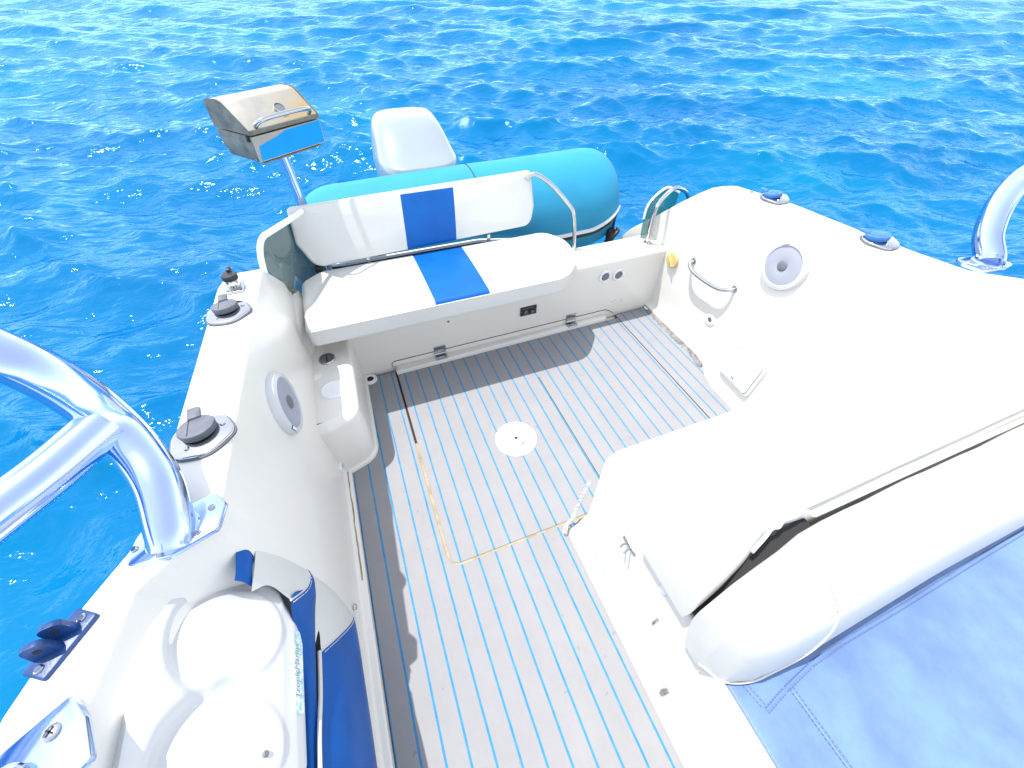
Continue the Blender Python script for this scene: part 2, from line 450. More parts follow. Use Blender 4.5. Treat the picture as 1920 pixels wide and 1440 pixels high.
# --- transom
tr=[(1.645,-.06),(1.622,-.02),(1.62,.02),(1.613,.34)]+[(1.613+.02*(1-math.cos(a)),.365+.02*math.sin(a)) for a in (0,.4,.8,1.2,1.57)]+[(1.70,.387)]+[(1.785+.02*math.sin(a),.365+.02*math.cos(a)) for a in (0,.4,.8,1.2,1.57)]+[(1.815,.2),(1.84,-.5)]
S=[[(x,y,z) for y,z in tr] for x in np.linspace(-.35,1.60,16)]
transom=part('transom',['gel'],boat,loft(S),angle=30)
# swim platform behind
part('swim_platform',['gel'],boat,rprism(roundpoly([(-.05,1.80),(1.32,1.80),(1.28,2.42),(0,2.42)],[.01,.01,.12,.12]),-.14,-.06,.02,3))
# hinge lip along the transom foot and its outline groove
part('hatch_lip',['gel'],boat,rprism(roundpoly([(.006,1.572),(1.235,1.582),(1.25,1.598),(1.235,1.6215),(.006,1.6215)],[.004,.01,.01,.003,.003],3),-.004,.022,.006,3))
part('hinge_groove',['gap'],boat,ribbon([(-.005,1.6185,.02),(-.005,1.6185,.045),(.012,1.6182,.054),(.7,1.6182,.054),(1.245,1.6182,.054),(1.275,1.6185,.038),(1.31,1.62,.012)],.0022,.0025,(0,-1,0)))

# --- left aft locker (shelf box) and fairing between wall and seat
bx=roundpoly([(-.42,1.63),(-.42,1.075),(-.285,1.075),(-.166,1.115),(-.152,1.63)],[0,.02,.05,.09,0],8)
locker=part('corner_locker',['gel'],boat,rprism(bx,-.03,.30,.035,6),rprism([p for p in inset([V(q).to_2d() for q in bx],-.012)],-.03,.02,.012,4))
fa=roundpoly([(-.42,1.80),(-.42,1.36),(-.345,1.36),(-.300,1.54),(-.287,1.70),(-.30,1.80)],[0,.02,.04,.12,.06,.02],8)
part('coaming_fairing',['gel'],boat,rprism(fa,.25,.47,.05,6))
# fittings on the locker top
def ring_fit(name,X,r0,r1,h,m0,m1,parent=boat):
    o=part(name,[m0],parent,lathe([(r0,0),(r0,h*.6),(r0*.93,h),(r1*1.03,h),(r1,h*.5)],36,X))
    part('face',[m1],o,lathe([(r1,0),(r1,h*.55),(.0005,h*.65)],32,X)); return o
Xc=Matrix.Translation((-.255,1.455,.3))
o=ring_fit('round_gauge',Xc,.034,.024,.008,'chrome','grey')
part('glass_bar',['black'],o,rbox((-.255,1.455,.3065),(.004,.036,.004),.001))
part('locker_cap',['plastic'],boat,lathe([(.05,0),(.05,.003),(.046,.006),(.040,.006),(.038,.004),(.0005,.004)],40,Matrix.Translation((-.245,1.265,.3))))
part('locker_cap',['gel'],boat,lathe([(.034,0),(.034,.003),(.031,.005),(.0005,.005)],36,Matrix.Translation((-.315,1.375,.3))))

# --- deck foam: hatch panel and surrounding mat with open joint between
def slab(poly,z1=.0,th=.012): return rprism(poly,z1-th,z1,.0015,1)
mat_near=[(-.273,-1.25),(.463,-1.25),(.463,.52),(.52,.548),(.035,.548),(.008,.565),(-.001,.60),(-.001,1.60),(-.273,1.60)]
mat_o=part('deck_mat',['deck'],boat,slab(mat_near),slab([(1.322,.45),(1.50,.45),(1.50,.93),(1.535,1.05),(1.556,1.15),(1.556,1.612),(1.322,1.612)]))
hatch=part('floor_hatch',['deck'],boat,slab(roundpoly([(.009,.556),(1.316,.556),(1.316,1.583),(.009,1.574)],[.035,.002,.002,.002]),.001))
part('joint_seal',['tan'],hatch,ribbon([(.0045,1.12,-.008),(.0045,.60,-.008),(.012,.568,-.008),(.04,.552,-.008),(.5,.552,-.008),(.9,.552,-.008)],.0125,.006))
part('joint_seal',['gap'],hatch,ribbon([(.0042,1.6,-.008),(.0042,1.121,-.008)],.009,.005))
part('joint_seal',['gap'],hatch,ribbon([(1.319,1.61,-.008),(1.319,.45,-.008)],.006,.006))
part('joint_seal',['gap'],hatch,ribbon([(.6765,1.30,.0),(.6765,.556,.0)],.0028,.0018))
# dirty caulk along the right foot
random.seed(3)
cp=[]; yy=1.62
S=[]
while yy>1.06:
    x=lerp(XbR,yy)-.031
    w=.014+random.random()*.016
    S.append([(x-w,yy,.0005),(x-w*.6,yy,.004),(x-.001,yy,.012),(x+.006,yy,.026)]); yy-=.018
part('deck_caulk',['caulk'],boat,loft(S))
S=[]; yy=1.06
while yy>-.3:
    w=.006+random.random()*.004
    S.append([(-.276,yy,.001),(-.278-w,yy,.0275),(-.283-w,yy,.0275)]); yy-=.03
part('deck_caulk',['tan'],boat,loft(S[:16]))
# inspection plate
Xd=Matrix.Translation((.425,.982,.001))
dp=part('deck_plate',['plastic'],boat,lathe([(.093,0),(.093,.003),(.089,.0065),(.076,.0065),(.0745,.0052),(.073,.0065),(.0005,.0075)],64,Xd))
part('centre_hole',['gap'],dp,lathe([(.0075,.006),(.0075,.0082),(.0003,.0083)],16,Xd))
part('centre_hole',['grey'],dp,lathe([(.006,.006),(.006,.0080),(.0003,.0081)],16,Matrix.Translation((.443,.945,.001))))
for k in range(6):
    a=2*PI*k/6+.35
    part('screw',['chrome'],dp,screw(Matrix.Translation((.425+.083*math.cos(a),.982+.083*math.sin(a),.0072)),.0042,.002))
# drains in the aft corners
for x,y in ((-.128,1.585),(1.555,1.598)):
    X=Matrix.Translation((x,y,.003))
    d=part('scupper_drain',['plastic'],boat,lathe([(.034,-.005),(.034,.004),(.031,.007),(.019,.007),(.017,.003)],32,X))
    part('hole',['gap'],d,lathe([(.017,.0),(.017,.0045),(.0003,.0046)],24,X))
# hinges on the transom foot
for x in (.248,1.017):
    h=part('hatch_hinge',['chrome'],boat,rbox((x,1.6155,.062),(.062,.004,.046),.0015),rbox((x,1.597,.0245),(.062,.04,.004),.0015),tube([(x-.031,1.612,.037),(x+.031,1.612,.037)],.0052,12,1))
    for dx in (-.02,0,.02): part('screw',['grey'],h,screw(frame((x+dx,1.6137,.07),(0,-1,0),(1,0,0)),.004,.002))
    for dx in (-.018,.018): part('screw',['grey'],h,screw(Matrix.Translation((x+dx,1.592,.0262)),.004,.002))
# round vents, socket plate, screw on the transom face
for x,z in ((1.192,.292),(1.277,.284)):
    X=frame((x,1.6145,z),(0,-1,0),(1,0,0))
    v=part('transom_vent',['plastic'],boat,lathe([(.037,0),(.037,.006),(.034,.009),(.025,.009),(.0235,.006)],36,X))
    part('face',['grey'],v,lathe([(.0235,0),(.0235,.0065),(.0003,.0075)],30,X))
    for k in range(4):
        a=PI/4+k*PI/2+.3
        part('screw',['black'],v,screw(X@Matrix.Translation((.030*math.cos(a),.030*math.sin(a),.0085)),.0024,.0015))
sk=part('switch_panel',['black'],boat,rbox((.746,1.6135,.181),(.094,.007,.056),.003))
part('socket',['grey'],sk,lathe([(.011,0),(.011,.005),(.007,.006),(.007,.002)],20,frame((.768,1.610,.172),(0,-1,0),(1,0,0))))
part('socket',['grey'],sk,lathe([(.011,0),(.011,.005),(.007,.006),(.007,.002)],20,frame((.730,1.610,.178),(0,-1,0),(1,0,0))))
for dx in (-.042,.042): part('screw',['chrome'],sk,screw(frame((.746+dx,1.610,.181),(0,-1,0),(1,0,0)),.003,.0015))
for dz in (-.02,.019): part('printed_line',['grey'],sk,rbox((.74,1.6096,.181+dz),(.06,.0008,.0025),0))
part('transom_stud',['grey'],boat,screw(frame((.311,1.6165,.227),(0,-1,0),(1,0,0)),.0065,.004))
for x,z in ((1.285,.10),(1.30,.108),(1.345,.095)): part('transom_stud',['grey'],boat,screw(frame((x,1.619,z),(0,-1,0),(1,0,0)),.0028,.002))

# --- rod holders
def rod_holder(x,y,z,rot,cap,tab,s=1.0):
    X=Matrix.Translation((x,y,z))@Matrix.Rotation(rot,4,'Z')@Matrix.Scale(s,4)
    fl=roundpoly([(-.066,-.040),(.002,-.066),(.062,-.024),(.050,.040),(-.02,.060),(-.060,.030)],[.034,.06,.030,.05,.06,.05],9)
    o=part('rod_holder',['chrome'],boat,rprism(fl,-.002,.0075,.004,3,X))
    part('gasket',['rubber'],o,rprism(inset([V(p).to_2d() for p in fl],-.003),-.003,.002,0,1,X))
    Xc=X@Matrix.Translation((-.006,.012,.010))@Matrix.Rotation(math.radians(-9),4,'X')
    c=part('cap',[cap],o,lathe([(.034,-.004),(.036,.0),(.0375,.009),(.036,.0125),(.032,.0135),(.0005,.0135)],40,Xc))
    part('pull_tab',[cap],c,rprism(roundpoly([(-.014,.028),(.012,.028),(.015,.060),(-.011,.062)],[.001,.001,.006,.006],4),-.001,.006,.002,2,Xc@Matrix.Translation((0,0,.004))@Matrix.Rotation(math.radians(14),4,'X')))
    part('hinge_line',['black'],c,ribbon([Xc@V((-.012,.030,.0128)),Xc@V((-.016,-.027,.0128))],.0022,.001,tuple((Xc.to_3x3()@V((0,0,1))).normalized())))
    for a,b in ((.040,.006),(-.034,-.026)): part('screw',['chrome'],o,screw(X@Matrix.Translation((a,b,.0075)),.0058,.003))
    return o
rod_holder(-.424,.735,.765,math.radians(12),'rubber',1)
rod_holder(-.408,1.212,.758,math.radians(10),'rubber',1,.95)
rod_holder(1.705,1.235,.784,math.radians(20),'capreflect',1,.95)
rod_holder(1.742,.795,.797,math.radians(26),'capreflect',1)
# small socket near the left stern corner and a stud
X=Matrix.Translation((-.402,1.352,.757))
ls=part('light_socket',['chrome'],boat,rprism(roundpoly([(-.026,-.036),(.026,-.036),(.026,.026),(-.026,.026)],.008,4),-.002,.005,.002,2,X),lathe([(.019,.004),(.019,.026),(.021,.028),(.021,.034)],28,X))
part('cap',['black'],ls,lathe([(.0225,.030),(.0225,.042),(.0205,.045),(.0005,.046)],28,X),rprism(roundpoly([(-.006,.012),(.006,.012),(.006,.034),(-.006,.034)],.003,3),.038,.054,.003,2,X))
for a in (-.016,.016): part('screw',['grey'],ls,screw(X@Matrix.Translation((a,-.028,.005)),.0035,.002))
part('gunwale_stud',['chrome'],boat,lathe([(.009,0),(.008,.004),(.0004,.006)],16,Matrix.Translation((1.672,1.335,.776))))

# --- speakers
def speaker(y,z,s,label):
    X=wall_frame(y,z,s,-.002)
    o=part('loudspeaker',['pod'],boat,lathe([(.099,0),(.099,.010),(.094,.020),(.080,.024),(.078,.020),(.077,.018)],64,X),label=label)
    go=part('grille',['grille'],o,lathe([(.077,.012),(.077,.0195),(.06,.0215),(.023,.023),(.0215,.0225)],60,X),angle=60)
    uv=go.data.uv_layers.new(name='UVMap'); iv=X.inverted()
    for lp in go.data.loops:
        q=iv@(go.data.vertices[lp.vertex_index].co+BASE[boat]); uv.data[lp.index].uv=(q.x,q.y)
    part('dome',['grey'],o,lathe([(.0215,.018),(.021,.0235),(.0185,.026),(.012,.0272),(.0005,.0275)],30,X))
    sx=-1 if s>0 else 1
    Xb=X@Matrix.Rotation(math.radians(-62 if s>0 else 200),4,'Z')@Matrix.Translation((.0865,0,.0225))@Matrix.Rotation(math.radians(18),4,'Y')
    bd=part('badge',['grey'],o,rprism(roundpoly([(-.006,-.014),(.006,-.014),(.006,.014),(-.006,.014)],.002,3),-.002,.0025,.0005,1,Xb))
    part('badge_face',['plastic'],bd,rprism(roundpoly([(-.0042,-.012),(.0042,-.012),(.0042,.012),(-.0042,.012)],.001,2),.0,.003,.0003,1,Xb))
    return o
speaker(.968,.632,1,'round white loudspeaker facing the camera on the right cockpit wall')
speaker(.985,.560,-1,'round white loudspeaker seen edge on in the left cockpit wall')

# --- right wall: filler cap, grab rail, round fitting, access hatch
X=wall_frame(1.544,.352,1,0)
fc=part('filler_cap',['yellow'],boat,lathe([(.042,0),(.042,.010),(.038,.015),(.0005,.016)],40,X))
part('grip_bar',['yellow'],fc,rprism(roundpoly([(-.005,-.036),(.005,-.036),(.005,.036),(-.005,.036)],.003,3),.012,.027,.003,2,X@Matrix.Rotation(math.radians(35),4,'Z')))
pa=[wall_pt(1.411,.418,1)+V((.004,0,0)),wall_pt(1.405,.412,1)+V((-.028,0,-.002)),wall_pt(1.36,.396,1)+V((-.042,0,0)),wall_pt(1.27,.392,1)+V((-.043,0,0)),wall_pt(1.18,.402,1)+V((-.042,0,0)),wall_pt(1.135,.420,1)+V((-.026,0,0)),wall_pt(1.128,.424,1)+V((.004,0,0))]
gr=part('grab_rail',['chrome'],boat,tube(pa,.0082,14,6))
for y,z in ((1.411,.418),(1.128,.424)): part('rail_foot',['chrome'],gr,lathe([(.016,0),(.016,.003),(.0095,.006)],24,wall_frame(y,z,1,0)))
X=wall_frame(1.175,.212,1,0)
rf=part('round_fitting',['plastic'],boat,lathe([(.031,0),(.030,.004),(.024,.006),(.015,.006),(.013,.003)],36,X)); part('face',['grey'],rf,lathe([(.013,0),(.013,.0035),(.0003,.004)],24,X))
X=wall_frame(1.075,.058,-1,0)
rf=part('round_fitting',['plastic'],boat,lathe([(.028,-.002),(.027,.006),(.022,.008),(.013,.008),(.012,.005)],36,X)); part('face',['grey'],rf,lathe([(.012,0),(.012,.0055),(.0003,.006)],24,X))
# access hatch on the sloping lower wall
pc=(wall_pt(.95,.255,1)+wall_pt(.945,.09,1)+wall_pt(.765,.095,1)+wall_pt(.755,.27,1))/4
n=(wall_pt(.95,.18,1)-wall_pt(.76,.18,1)).cross(wall_pt(.85,.27,1)-wall_pt(.85,.09,1)).normalized()
if n.x>0: n=-n
X=frame(pc+n*.004,n,(0,1,0))
ah=part('access_hatch',['plastic'],boat,rprism(roundpoly([(-.098,-.092),(.098,-.092),(.098,.092),(-.098,.092)],.022,6),-.03,.012,.005,3,X))
part('door',['plastic'],ah,rprism(roundpoly([(-.086,-.080),(.086,-.080),(.086,.080),(-.086,.080)],.016,6),.010,.019,.004,3,X))
part('door_gap',['caulk'],ah,rprism(roundpoly([(-.0885,-.0825),(.0885,-.0825),(.0885,.0825),(-.0885,.0825)],.018,6),.010,.0128,0,1,X))
for k in (-.06,-.02,.02,.06): part('hinge_knuckle',['plastic'],ah,tube([X@V((k-.009,-.086,.016)),X@V((k+.009,-.086,.016))],.006,12,1))
part('latch',['grey'],ah,rprism(roundpoly([(-.002,.062),(.016,.062),(.016,.056),(-.002,.056)],.001,2),.017,.0205,.0006,1,X))

# --- stern rail on the right side with an added see-through tint panel
rl=part('boarding_rail',['chrome'],boat,tube([(1.492,1.70,.385),(1.492,1.70,.47),(1.489,1.70,.56),(1.497,1.70,.60),(1.535,1.70,.647),(1.575,1.70,.670),(1.61,1.70,.665),(1.66,1.705,.64),(1.70,1.71,.60)],.0105,14,6))
part('collar',['chrome'],rl,tube([(1.4915,1.70,.455),(1.4895,1.70,.545)],.0145,18,1),tube([(1.4915,1.70,.462),(1.4915,1.70,.468)],.0155,18,1))
part('rail_foot',['chrome'],rl,lathe([(.026,0),(.026,.004),(.020,.008),(.0115,.011)],28,Matrix.Translation((1.492,1.70,.386))))
pp=[(1.478,1.76,.50),(1.482,1.76,.565),(1.51,1.76,.61),(1.56,1.76,.645),(1.60,1.76,.65),(1.67,1.76,.615),(1.67,1.76,.42),(1.49,1.76,.37)]
cp_=part('added_tint_panel',['tealpanel'],boat,loft([[V(p) for p in pp],[V(p)+V((0,.004,0)) for p in pp]],True,True),label='added sea green see-through sheet tinting the view behind the right boarding rail')
part('panel_edge',['plastic'],cp_,tube(pp[:6],.006,8,4))

# --- clamp on lower left gunwale (navy) and arch frames
def hinge_mount():
    X=Matrix.Translation((-.578,.375,.768))@Matrix.Rotation(math.radians(57),4,'Z')
    o=part('canopy_mount',['navy'],boat,rprism(roundpoly([(-.045,-.020),(.045,-.020),(.045,.020),(-.045,.020)],.006,4),-.002,.008,.003,2,X),label='navy nylon canopy hinge mount on the left gunwale')
    for sx in (-.013,.013):
        pl=roundpoly([(-.018,.006),(.018,.006),(.013,.046),(-.013,.046)],[.001,.001,.012,.012],6)
        Xl=X@Matrix.Translation((sx,.004,0))@Matrix.Rotation(PI/2+.75,4,'Z')@Matrix.Rotation(PI/2,4,'X')
        l=part('lug',['navy'],o,rprism(pl,-.005,.005,.002,2,Xl))
        part('pin_hole',['gap'],l,lathe([(.005,-.0056),(.005,.0056)],14,Xl@Matrix.Translation((0,.029,0))))
    for sx in (-.034,.034): part('screw',['chrome'],o,screw(X@Matrix.Translation((sx,-.002,.008)),.0065,.003))
hinge_mount()
def arch(base,path,branch,plate,nm,Rz,lab,front=None):
    o=part('arch_frame',['alum'],boat,tube(path,.0375,30,8),tube(branch,.0365,28,6),label=lab)
    X=Matrix.Translation(base)@Matrix.Rotation(Rz,4,'Z')
    fp=part('foot_plate',['alum'],o,rprism(plate,-.004,.007,.003,2,X))
    part('weld_bead',['alum'],fp,tube([X@V((.036*math.cos(a),.036*math.sin(a),.008)) for a in np.linspace(0,2*PI,24)[:-1]],.005,8,1,closed=True))
    for a,b in ((-.062,.004),(.062,.004),(.03,-.034),(-.03,-.034)):
        part('bolt',['chrome'],fp,screw(X@Matrix.Translation((a,b,.007)),.006,.003))
    return o
plate=roundpoly([(-.085,-.022),(-.02,-.048),(.06,-.046),(.085,.0),(.075,.036),(-.05,.036)],[.02,.02,.012,.012,.012,.03],5)
arch((-.446,.513,.767),[(-.450,.490,.765),(-.446,.515,.79),(-.452,.578,.828),(-.477,.639,.858),(-.499,.681,.899),(-.515,.700,.965),(-.535,.710,1.022),(-.561,.719,1.061),(-.62,.745,1.118),(-.72,.77,1.19)],
     [(-.502,.672,.919),(-.556,.596,.916),(-.605,.537,.917),(-.70,.43,.918),(-.85,.27,.92)],plate,'l',math.radians(18),'polished aluminium arch leg rising from the left gunwale with a branch')
arch((1.915,.555,.802),[(1.925,.548,.80),(1.943,.565,.815),(1.957,.615,.861),(1.981,.655,.931),(2.007,.668,.992),(2.035,.662,1.04),(2.05,.61,1.12),(2.06,.55,1.22)],
     [(2.02,.665,1.01),(2.08,.56,1.02),(2.16,.44,1.02)],[V((-p.x,p.y)) for p in plate][::-1],'r',math.radians(-14),'polished aluminium arch leg rising from the right gunwale')
# second foot of the left arch, at the picture's lower edge
X=Matrix.Translation((-.555,.228,.772))@Matrix.Rotation(math.radians(35),4,'Z')
fo=part('arch_foot',['alum'],boat,rprism(roundpoly([(-.05,-.055),(.035,-.055),(.05,.0),(.05,.045),(-.045,.05)],.01,4),-.004,.008,.003,2,X),tube([(-.585,.205,.77),(-.60,.17,.83),(-.63,.10,.92),(-.68,0,1.02)],.033,26,6),label='aluminium arch foot with one large screw at the lower left')
b_=part('bolt',['chrome'],fo,screw(X@Matrix.Translation((.018,.018,.008)),.0105,.004))
for rz in (0,PI/2): part('bolt_slot',['gap'],b_,rprism(roundpoly([(-.006,-.0012),(.006,-.0012),(.006,.0012),(-.006,.0012)],0),.010,.0126,0,1,X@Matrix.Translation((.018,.018,.0))@Matrix.Rotation(rz+.4,4,'Z')))

# --- seat base moulding on the right (helm seat module)
mp_=roundpoly([(.463,.0),(.463,.512),(1.62,.512),(1.62,.0)],[.0,.10,0,0],10)
mod=part('seat_module',['gel'],boat,rprism(mp_,-.03,.497,.006,4),angle=32)
part('seat_well',['gel'],mod,rbox((1.046,-.65,.185),(1.14,1.298,.43),0))
part('seat_rim',['gel'],mod,rprism([(.4634,-1.3),(.4634,.06),(.478,.06),(.478,-1.3)],-.03,.443,.005,4))
part('module_toe',['gel'],boat,rprism(roundpoly([(.445,-1.3),(.445,.515),(.58,.56),(.62,.52),(.62,-1.3)],[0,.035,.03,.01,0],6),-.03,.016,.012,4))
# aft fairing of the module into the right wall
part('worn_patch',['stainwhite'],mod,rprism(roundpoly([(-.006,-.045),(.004,-.05),(.008,0),(.003,.04),(-.007,.03)],.003,3),0,.001,0,1,frame((.4628,-.02,.085),(-1,0,0),(0,1,0))))
part('worn_patch',['stainwhite'],mod,rprism(roundpoly([(-.003,-.03),(.003,-.03),(.004,.02),(-.002,.035)],.002,3),0,.001,0,1,frame((.4628,.115,.30),(-1,0,0),(0,1,0))))
X=frame((.4630,.282,.41),(-1,0,0),(0,1,0))
cl=part('chain_clip',['chrome'],boat,rprism(roundpoly([(-.028,-.008),(.028,-.008),(.028,.008),(-.028,.008)],.006,4),0,.003,.001,1,X),tube([X@V((-.008,0,.002)),X@V((-.009,0,.018)),X@V((-.012,.004,.024))],.003,8,3),tube([X@V((.008,0,.002)),X@V((.009,0,.018)),X@V((.006,.004,.024))],.003,8,3))
part('module_button',['plastic'],boat,lathe([(.012,0),(.011,.004),(.0004,.006)],20,frame((.4632,.150,.45),(-1,0,0),(0,1,0))))

# ---------------------------------------------------------------- safety chain
ch=root('safety_chain',(.48,.52,.02),'short white chain hanging at the rear corner of the seat moulding','chain')
cpth=cr([(.470,.505,.36),(.478,.525,.24),(.482,.54,.12),(.474,.542,.05),(.452,.535,.026),(.428,.512,.022)],10)
acc=0; prev=V(cpth[0]); k=0; nxt=.0
for a,b in zip(cpth,cpth[1:]):
    acc+=(b-a).length
    if acc>=nxt:
        t=(b-a).normalized(); X=frame(a,t.orthogonal() if k%2 else t.cross(t.orthogonal()),t)
        lk=[X@V((.0115*math.cos(q)+(.004 if math.cos(q)>0 else -.004),.0062*math.sin(q),0)) for q in np.linspace(0,2*PI,17)[:-1]]
        part('link',['plastic'],ch,tube(lk,.0022,7,1,closed=True)); k+=1; nxt+=.0205

# ---------------------------------------------------------------- stern bench seat
bs=root('bench_seat',(.34,1.65,.387),'white vinyl stern bench with a blue centre band and tilted backrest','bench seat')
so=roundpoly([(-.283,1.435),(.86,1.432),(.985,1.58),(1.0,1.74),(.93,1.862),(-.20,1.868),(-.285,1.80)],[.03,.16,.10,.14,.10,.06,.05],10)
part('seat_cushion',['seatband'],bs,rprism(so,.388,.482,.022,5,None,.012,.006))
part('piping',['vinyl'],bs,tube([V((p.x,p.y,.4655)) for p in inset([V(q).to_2d() for q in so],.0005)],.0026,6,1,closed=True))
# backrest: rounded slab tilted back
Xb=frame((.32,1.872,.509),(0,-math.cos(.32),math.sin(.32)*1.0),(1,0,0))
bo=roundpoly([(-.53,-.012),(.525,.012),(.553,.10),(.55,.262),(-.568,.245),(-.578,.10)],[.07,.06,.03,.018,.02,.05],8)
part('backrest',['backband'],bs,rprism(bo,-.028,.028,.014,4,Xb,.012,.006))
for x in (.02,.62): part('hinge_bracket',['chrome'],bs,rbox((x,1.868,.487),(.016,.012,.05),.002))
part('hinge_bracket',['black'],bs,rbox((-.205,1.875,.482),(.03,.025,.03),.004))
part('support_rail',['chrome'],bs,tube([(.84,1.915,.735),(.88,1.90,.755),(.955,1.865,.708),(1.04,1.825,.615),(1.062,1.805,.575),(1.07,1.79,.50),(1.072,1.775,.385)],.0105,14,6))
sl=part('support_rail',['plastic'],bs,tube([(-.19,1.91,.735),(-.235,1.84,.737),(-.303,1.705,.757),(-.325,1.665,.760),(-.340,1.640,.745),(-.352,1.615,.71),(-.361,1.60,.655)],.0108,14,6))
pt_=[(-.353,1.612,.70),(-.341,1.64,.738),(-.325,1.665,.752),(-.303,1.705,.748),(-.268,1.80,.735),(-.255,1.97,.70),(-.20,2.0,.68)]
pb_=[(-.350,1.625,.60),(-.340,1.66,.55),(-.325,1.70,.50),(-.315,1.76,.45),(-.30,1.83,.41),(-.25,1.97,.33),(-.18,1.98,.30)]
part('added_tint_panel',['smoked'],bs,loft([cr(q,4) for q in (pt_,pb_)]+[[p+V((.003,.003,0)) for p in cr(q,4)] for q in (pb_,pt_)]+[cr(pt_,4)]),angle=60,label='added smoked grey see-through sheet tinting the water left of the backrest')

# ---------------------------------------------------------------- helm seat cushions on the module
hs=root('helm_seat',(.95,.05,.497),'white and pale blue helm bench cushions on the right moulding','seat')
sec_b=[(-.066,.422),(-.072,.44),(-.069,.49),(-.055,.56),(-.034,.615),(.000,.645),(.048,.656),(.095,.651),(.117,.632),(.118,.58),(.110,.52),(.085,.45),(.06,.422)]
def long_pad(sec,x0,x1,rr,zb=.422,steps=7):
    c=V((sum(p[0] for p in sec)/len(sec),sum(p[1] for p in sec)/len(sec))); S=[]
    for k in range(steps+1):
        x=x0+rr*(1-math.cos(PI/2*k/steps)); w=.90+.10*math.sin(PI/2*k/steps)
        S.append([(x,c.x+(p[0]-c.x)*w,zb+(p[1]-zb)*w) for p in sec])
    for q in np.linspace(x0+rr+.05,x1,18):
        w=1+.012*math.sin(q*13)+.008*math.sin(q*31)
        S.append([(q,c.x+(p[0]-c.x)*w,zb+(p[1]-zb)*w) for p in sec])
    return S
def smooth_sec(sec,sub=4):
    return [(p.x,p.y) for p in cr([V((a,b,0)) for a,b in sec],sub)]
def skew(S,tab,side):
    out=[]
    for s in S:
        x=s[0][0]; e=lerp(tab,-x); ys=[p[1] for p in s]; lo,hi=min(ys),max(ys)
        if side>0: out.append([(p[0],lo+(p[1]-lo)*(e-lo)/(hi-lo) if e<hi else p[1],p[2]) for p in s])
        else: out.append([(p[0],hi-(hi-p[1])*(hi-e)/(hi-lo),p[2]) for p in s])
    return out
BT=[(-.42,.066),(-.55,.088),(-.66,.101),(-.72,.110),(-.77,.123),(-.82,.125)]; FT=[(-.450,.0),(-.465,-.035),(-.485,-.054),(-.54,-.069),(-.65,-.074),(-1.1,-.066),(-1.75,-.072)]
def bol_shape(S):
    S=skew(S,BT,1); out=[]
    for q in S:
        e=lerp(FT,-q[0][0]); lo=min(p[1] for p in q); m=.05
        out.append([(p[0],m-(m-p[1])*(m-e)/(m-lo) if p[1]<m else p[1],p[2]) for p in q])
    return out
Sb=bol_shape(long_pad(smooth_sec(sec_b),.450,1.70,.03))
bol=part('bolster',['vinyl'],hs,loft(Sb,True,True),angle=50)
# welt ring near the bolster end
wi=[V((.600+.0*i,p[0],p[1])) for i,p in enumerate(smooth_sec(sec_b))]
c0=V((0,.03,.57)); 
ss=smooth_sec(sec_b); nb=len(ss); wel=[]
# seam ring of the end cap: along the lower front edge from the corner, up the front, over the top
for x,k in ((.445,5.0),(.47,4.5),(.50,4.3),(.54,4.6),(.58,5.4),(.62,7.0),(.65,9.2),(.668,11.5),(.676,14.0),(.680,17.0),(.684,20.0),(.686,23.0),(.680,26.5)):
    k0=int(k); q=bol_shape([[(x,p[0],p[1]) for p in ss]])[0]; a_=V(q[k0]); b_=V(q[min(nb-1,k0+1)]); p_=a_+(b_-a_)*(k-k0)
    wel.append(p_+(p_-V((x,.03,.55))).normalized()*.0012)
wel=cr(wel,3)
part('piping',['vinyl'],bol,tube(wel[:int(len(wel)*.78)],.0025,8,1))
part('stitching',['darkthread'],bol,stitches([q+V((-.004,0,.0012)) for q in wel[int(len(wel)*.74):]],.009,.004,.0009))
# aft pad behind the bolster: upright end panel, then slopes down aft
sec_a=[(.128,.502),(.124,.56),(.128,.615),(.145,.640),(.170,.643),(.195,.632),(.216,.60),(.232,.56),(.246,.525),(.25,.502)]
Sa=skew(long_pad(smooth_sec(sec_a),.444,1.70,.025,.502),[(-.40,.070),(-.50,.086),(-.60,.112),(-.66,.135),(-.72,.140),(-.765,.139),(-.80,.127)],-1)
ap=part('aft_pad',['vinyl'],hs,loft(Sa,True,True),angle=50)
part('piping',['vinyl'],hs,tube([(.785,.131,.648),(.81,.129,.652),(1.1,.127,.653),(1.72,.122,.654)],.006,8,6))
part('piping',['vinyl'],hs,tube([(.76,.152,.650),(.80,.149,.653),(1.1,.150,.654),(1.72,.150,.654)],.003,8,6))
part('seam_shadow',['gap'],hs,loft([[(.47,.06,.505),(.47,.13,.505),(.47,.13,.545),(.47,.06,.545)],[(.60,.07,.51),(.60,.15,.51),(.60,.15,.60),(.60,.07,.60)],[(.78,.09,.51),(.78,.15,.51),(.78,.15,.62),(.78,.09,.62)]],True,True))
# torn flap of the aft pad's cover beside the gap
part('torn_edge',['vinyl'],hs,tube([(.60,.118,.636),(.64,.130,.647),(.665,.139,.654),(.685,.137,.650),(.70,.143,.657),(.73,.142,.655),(.76,.143,.656),(.775,.137,.652)],.0045,7,5))
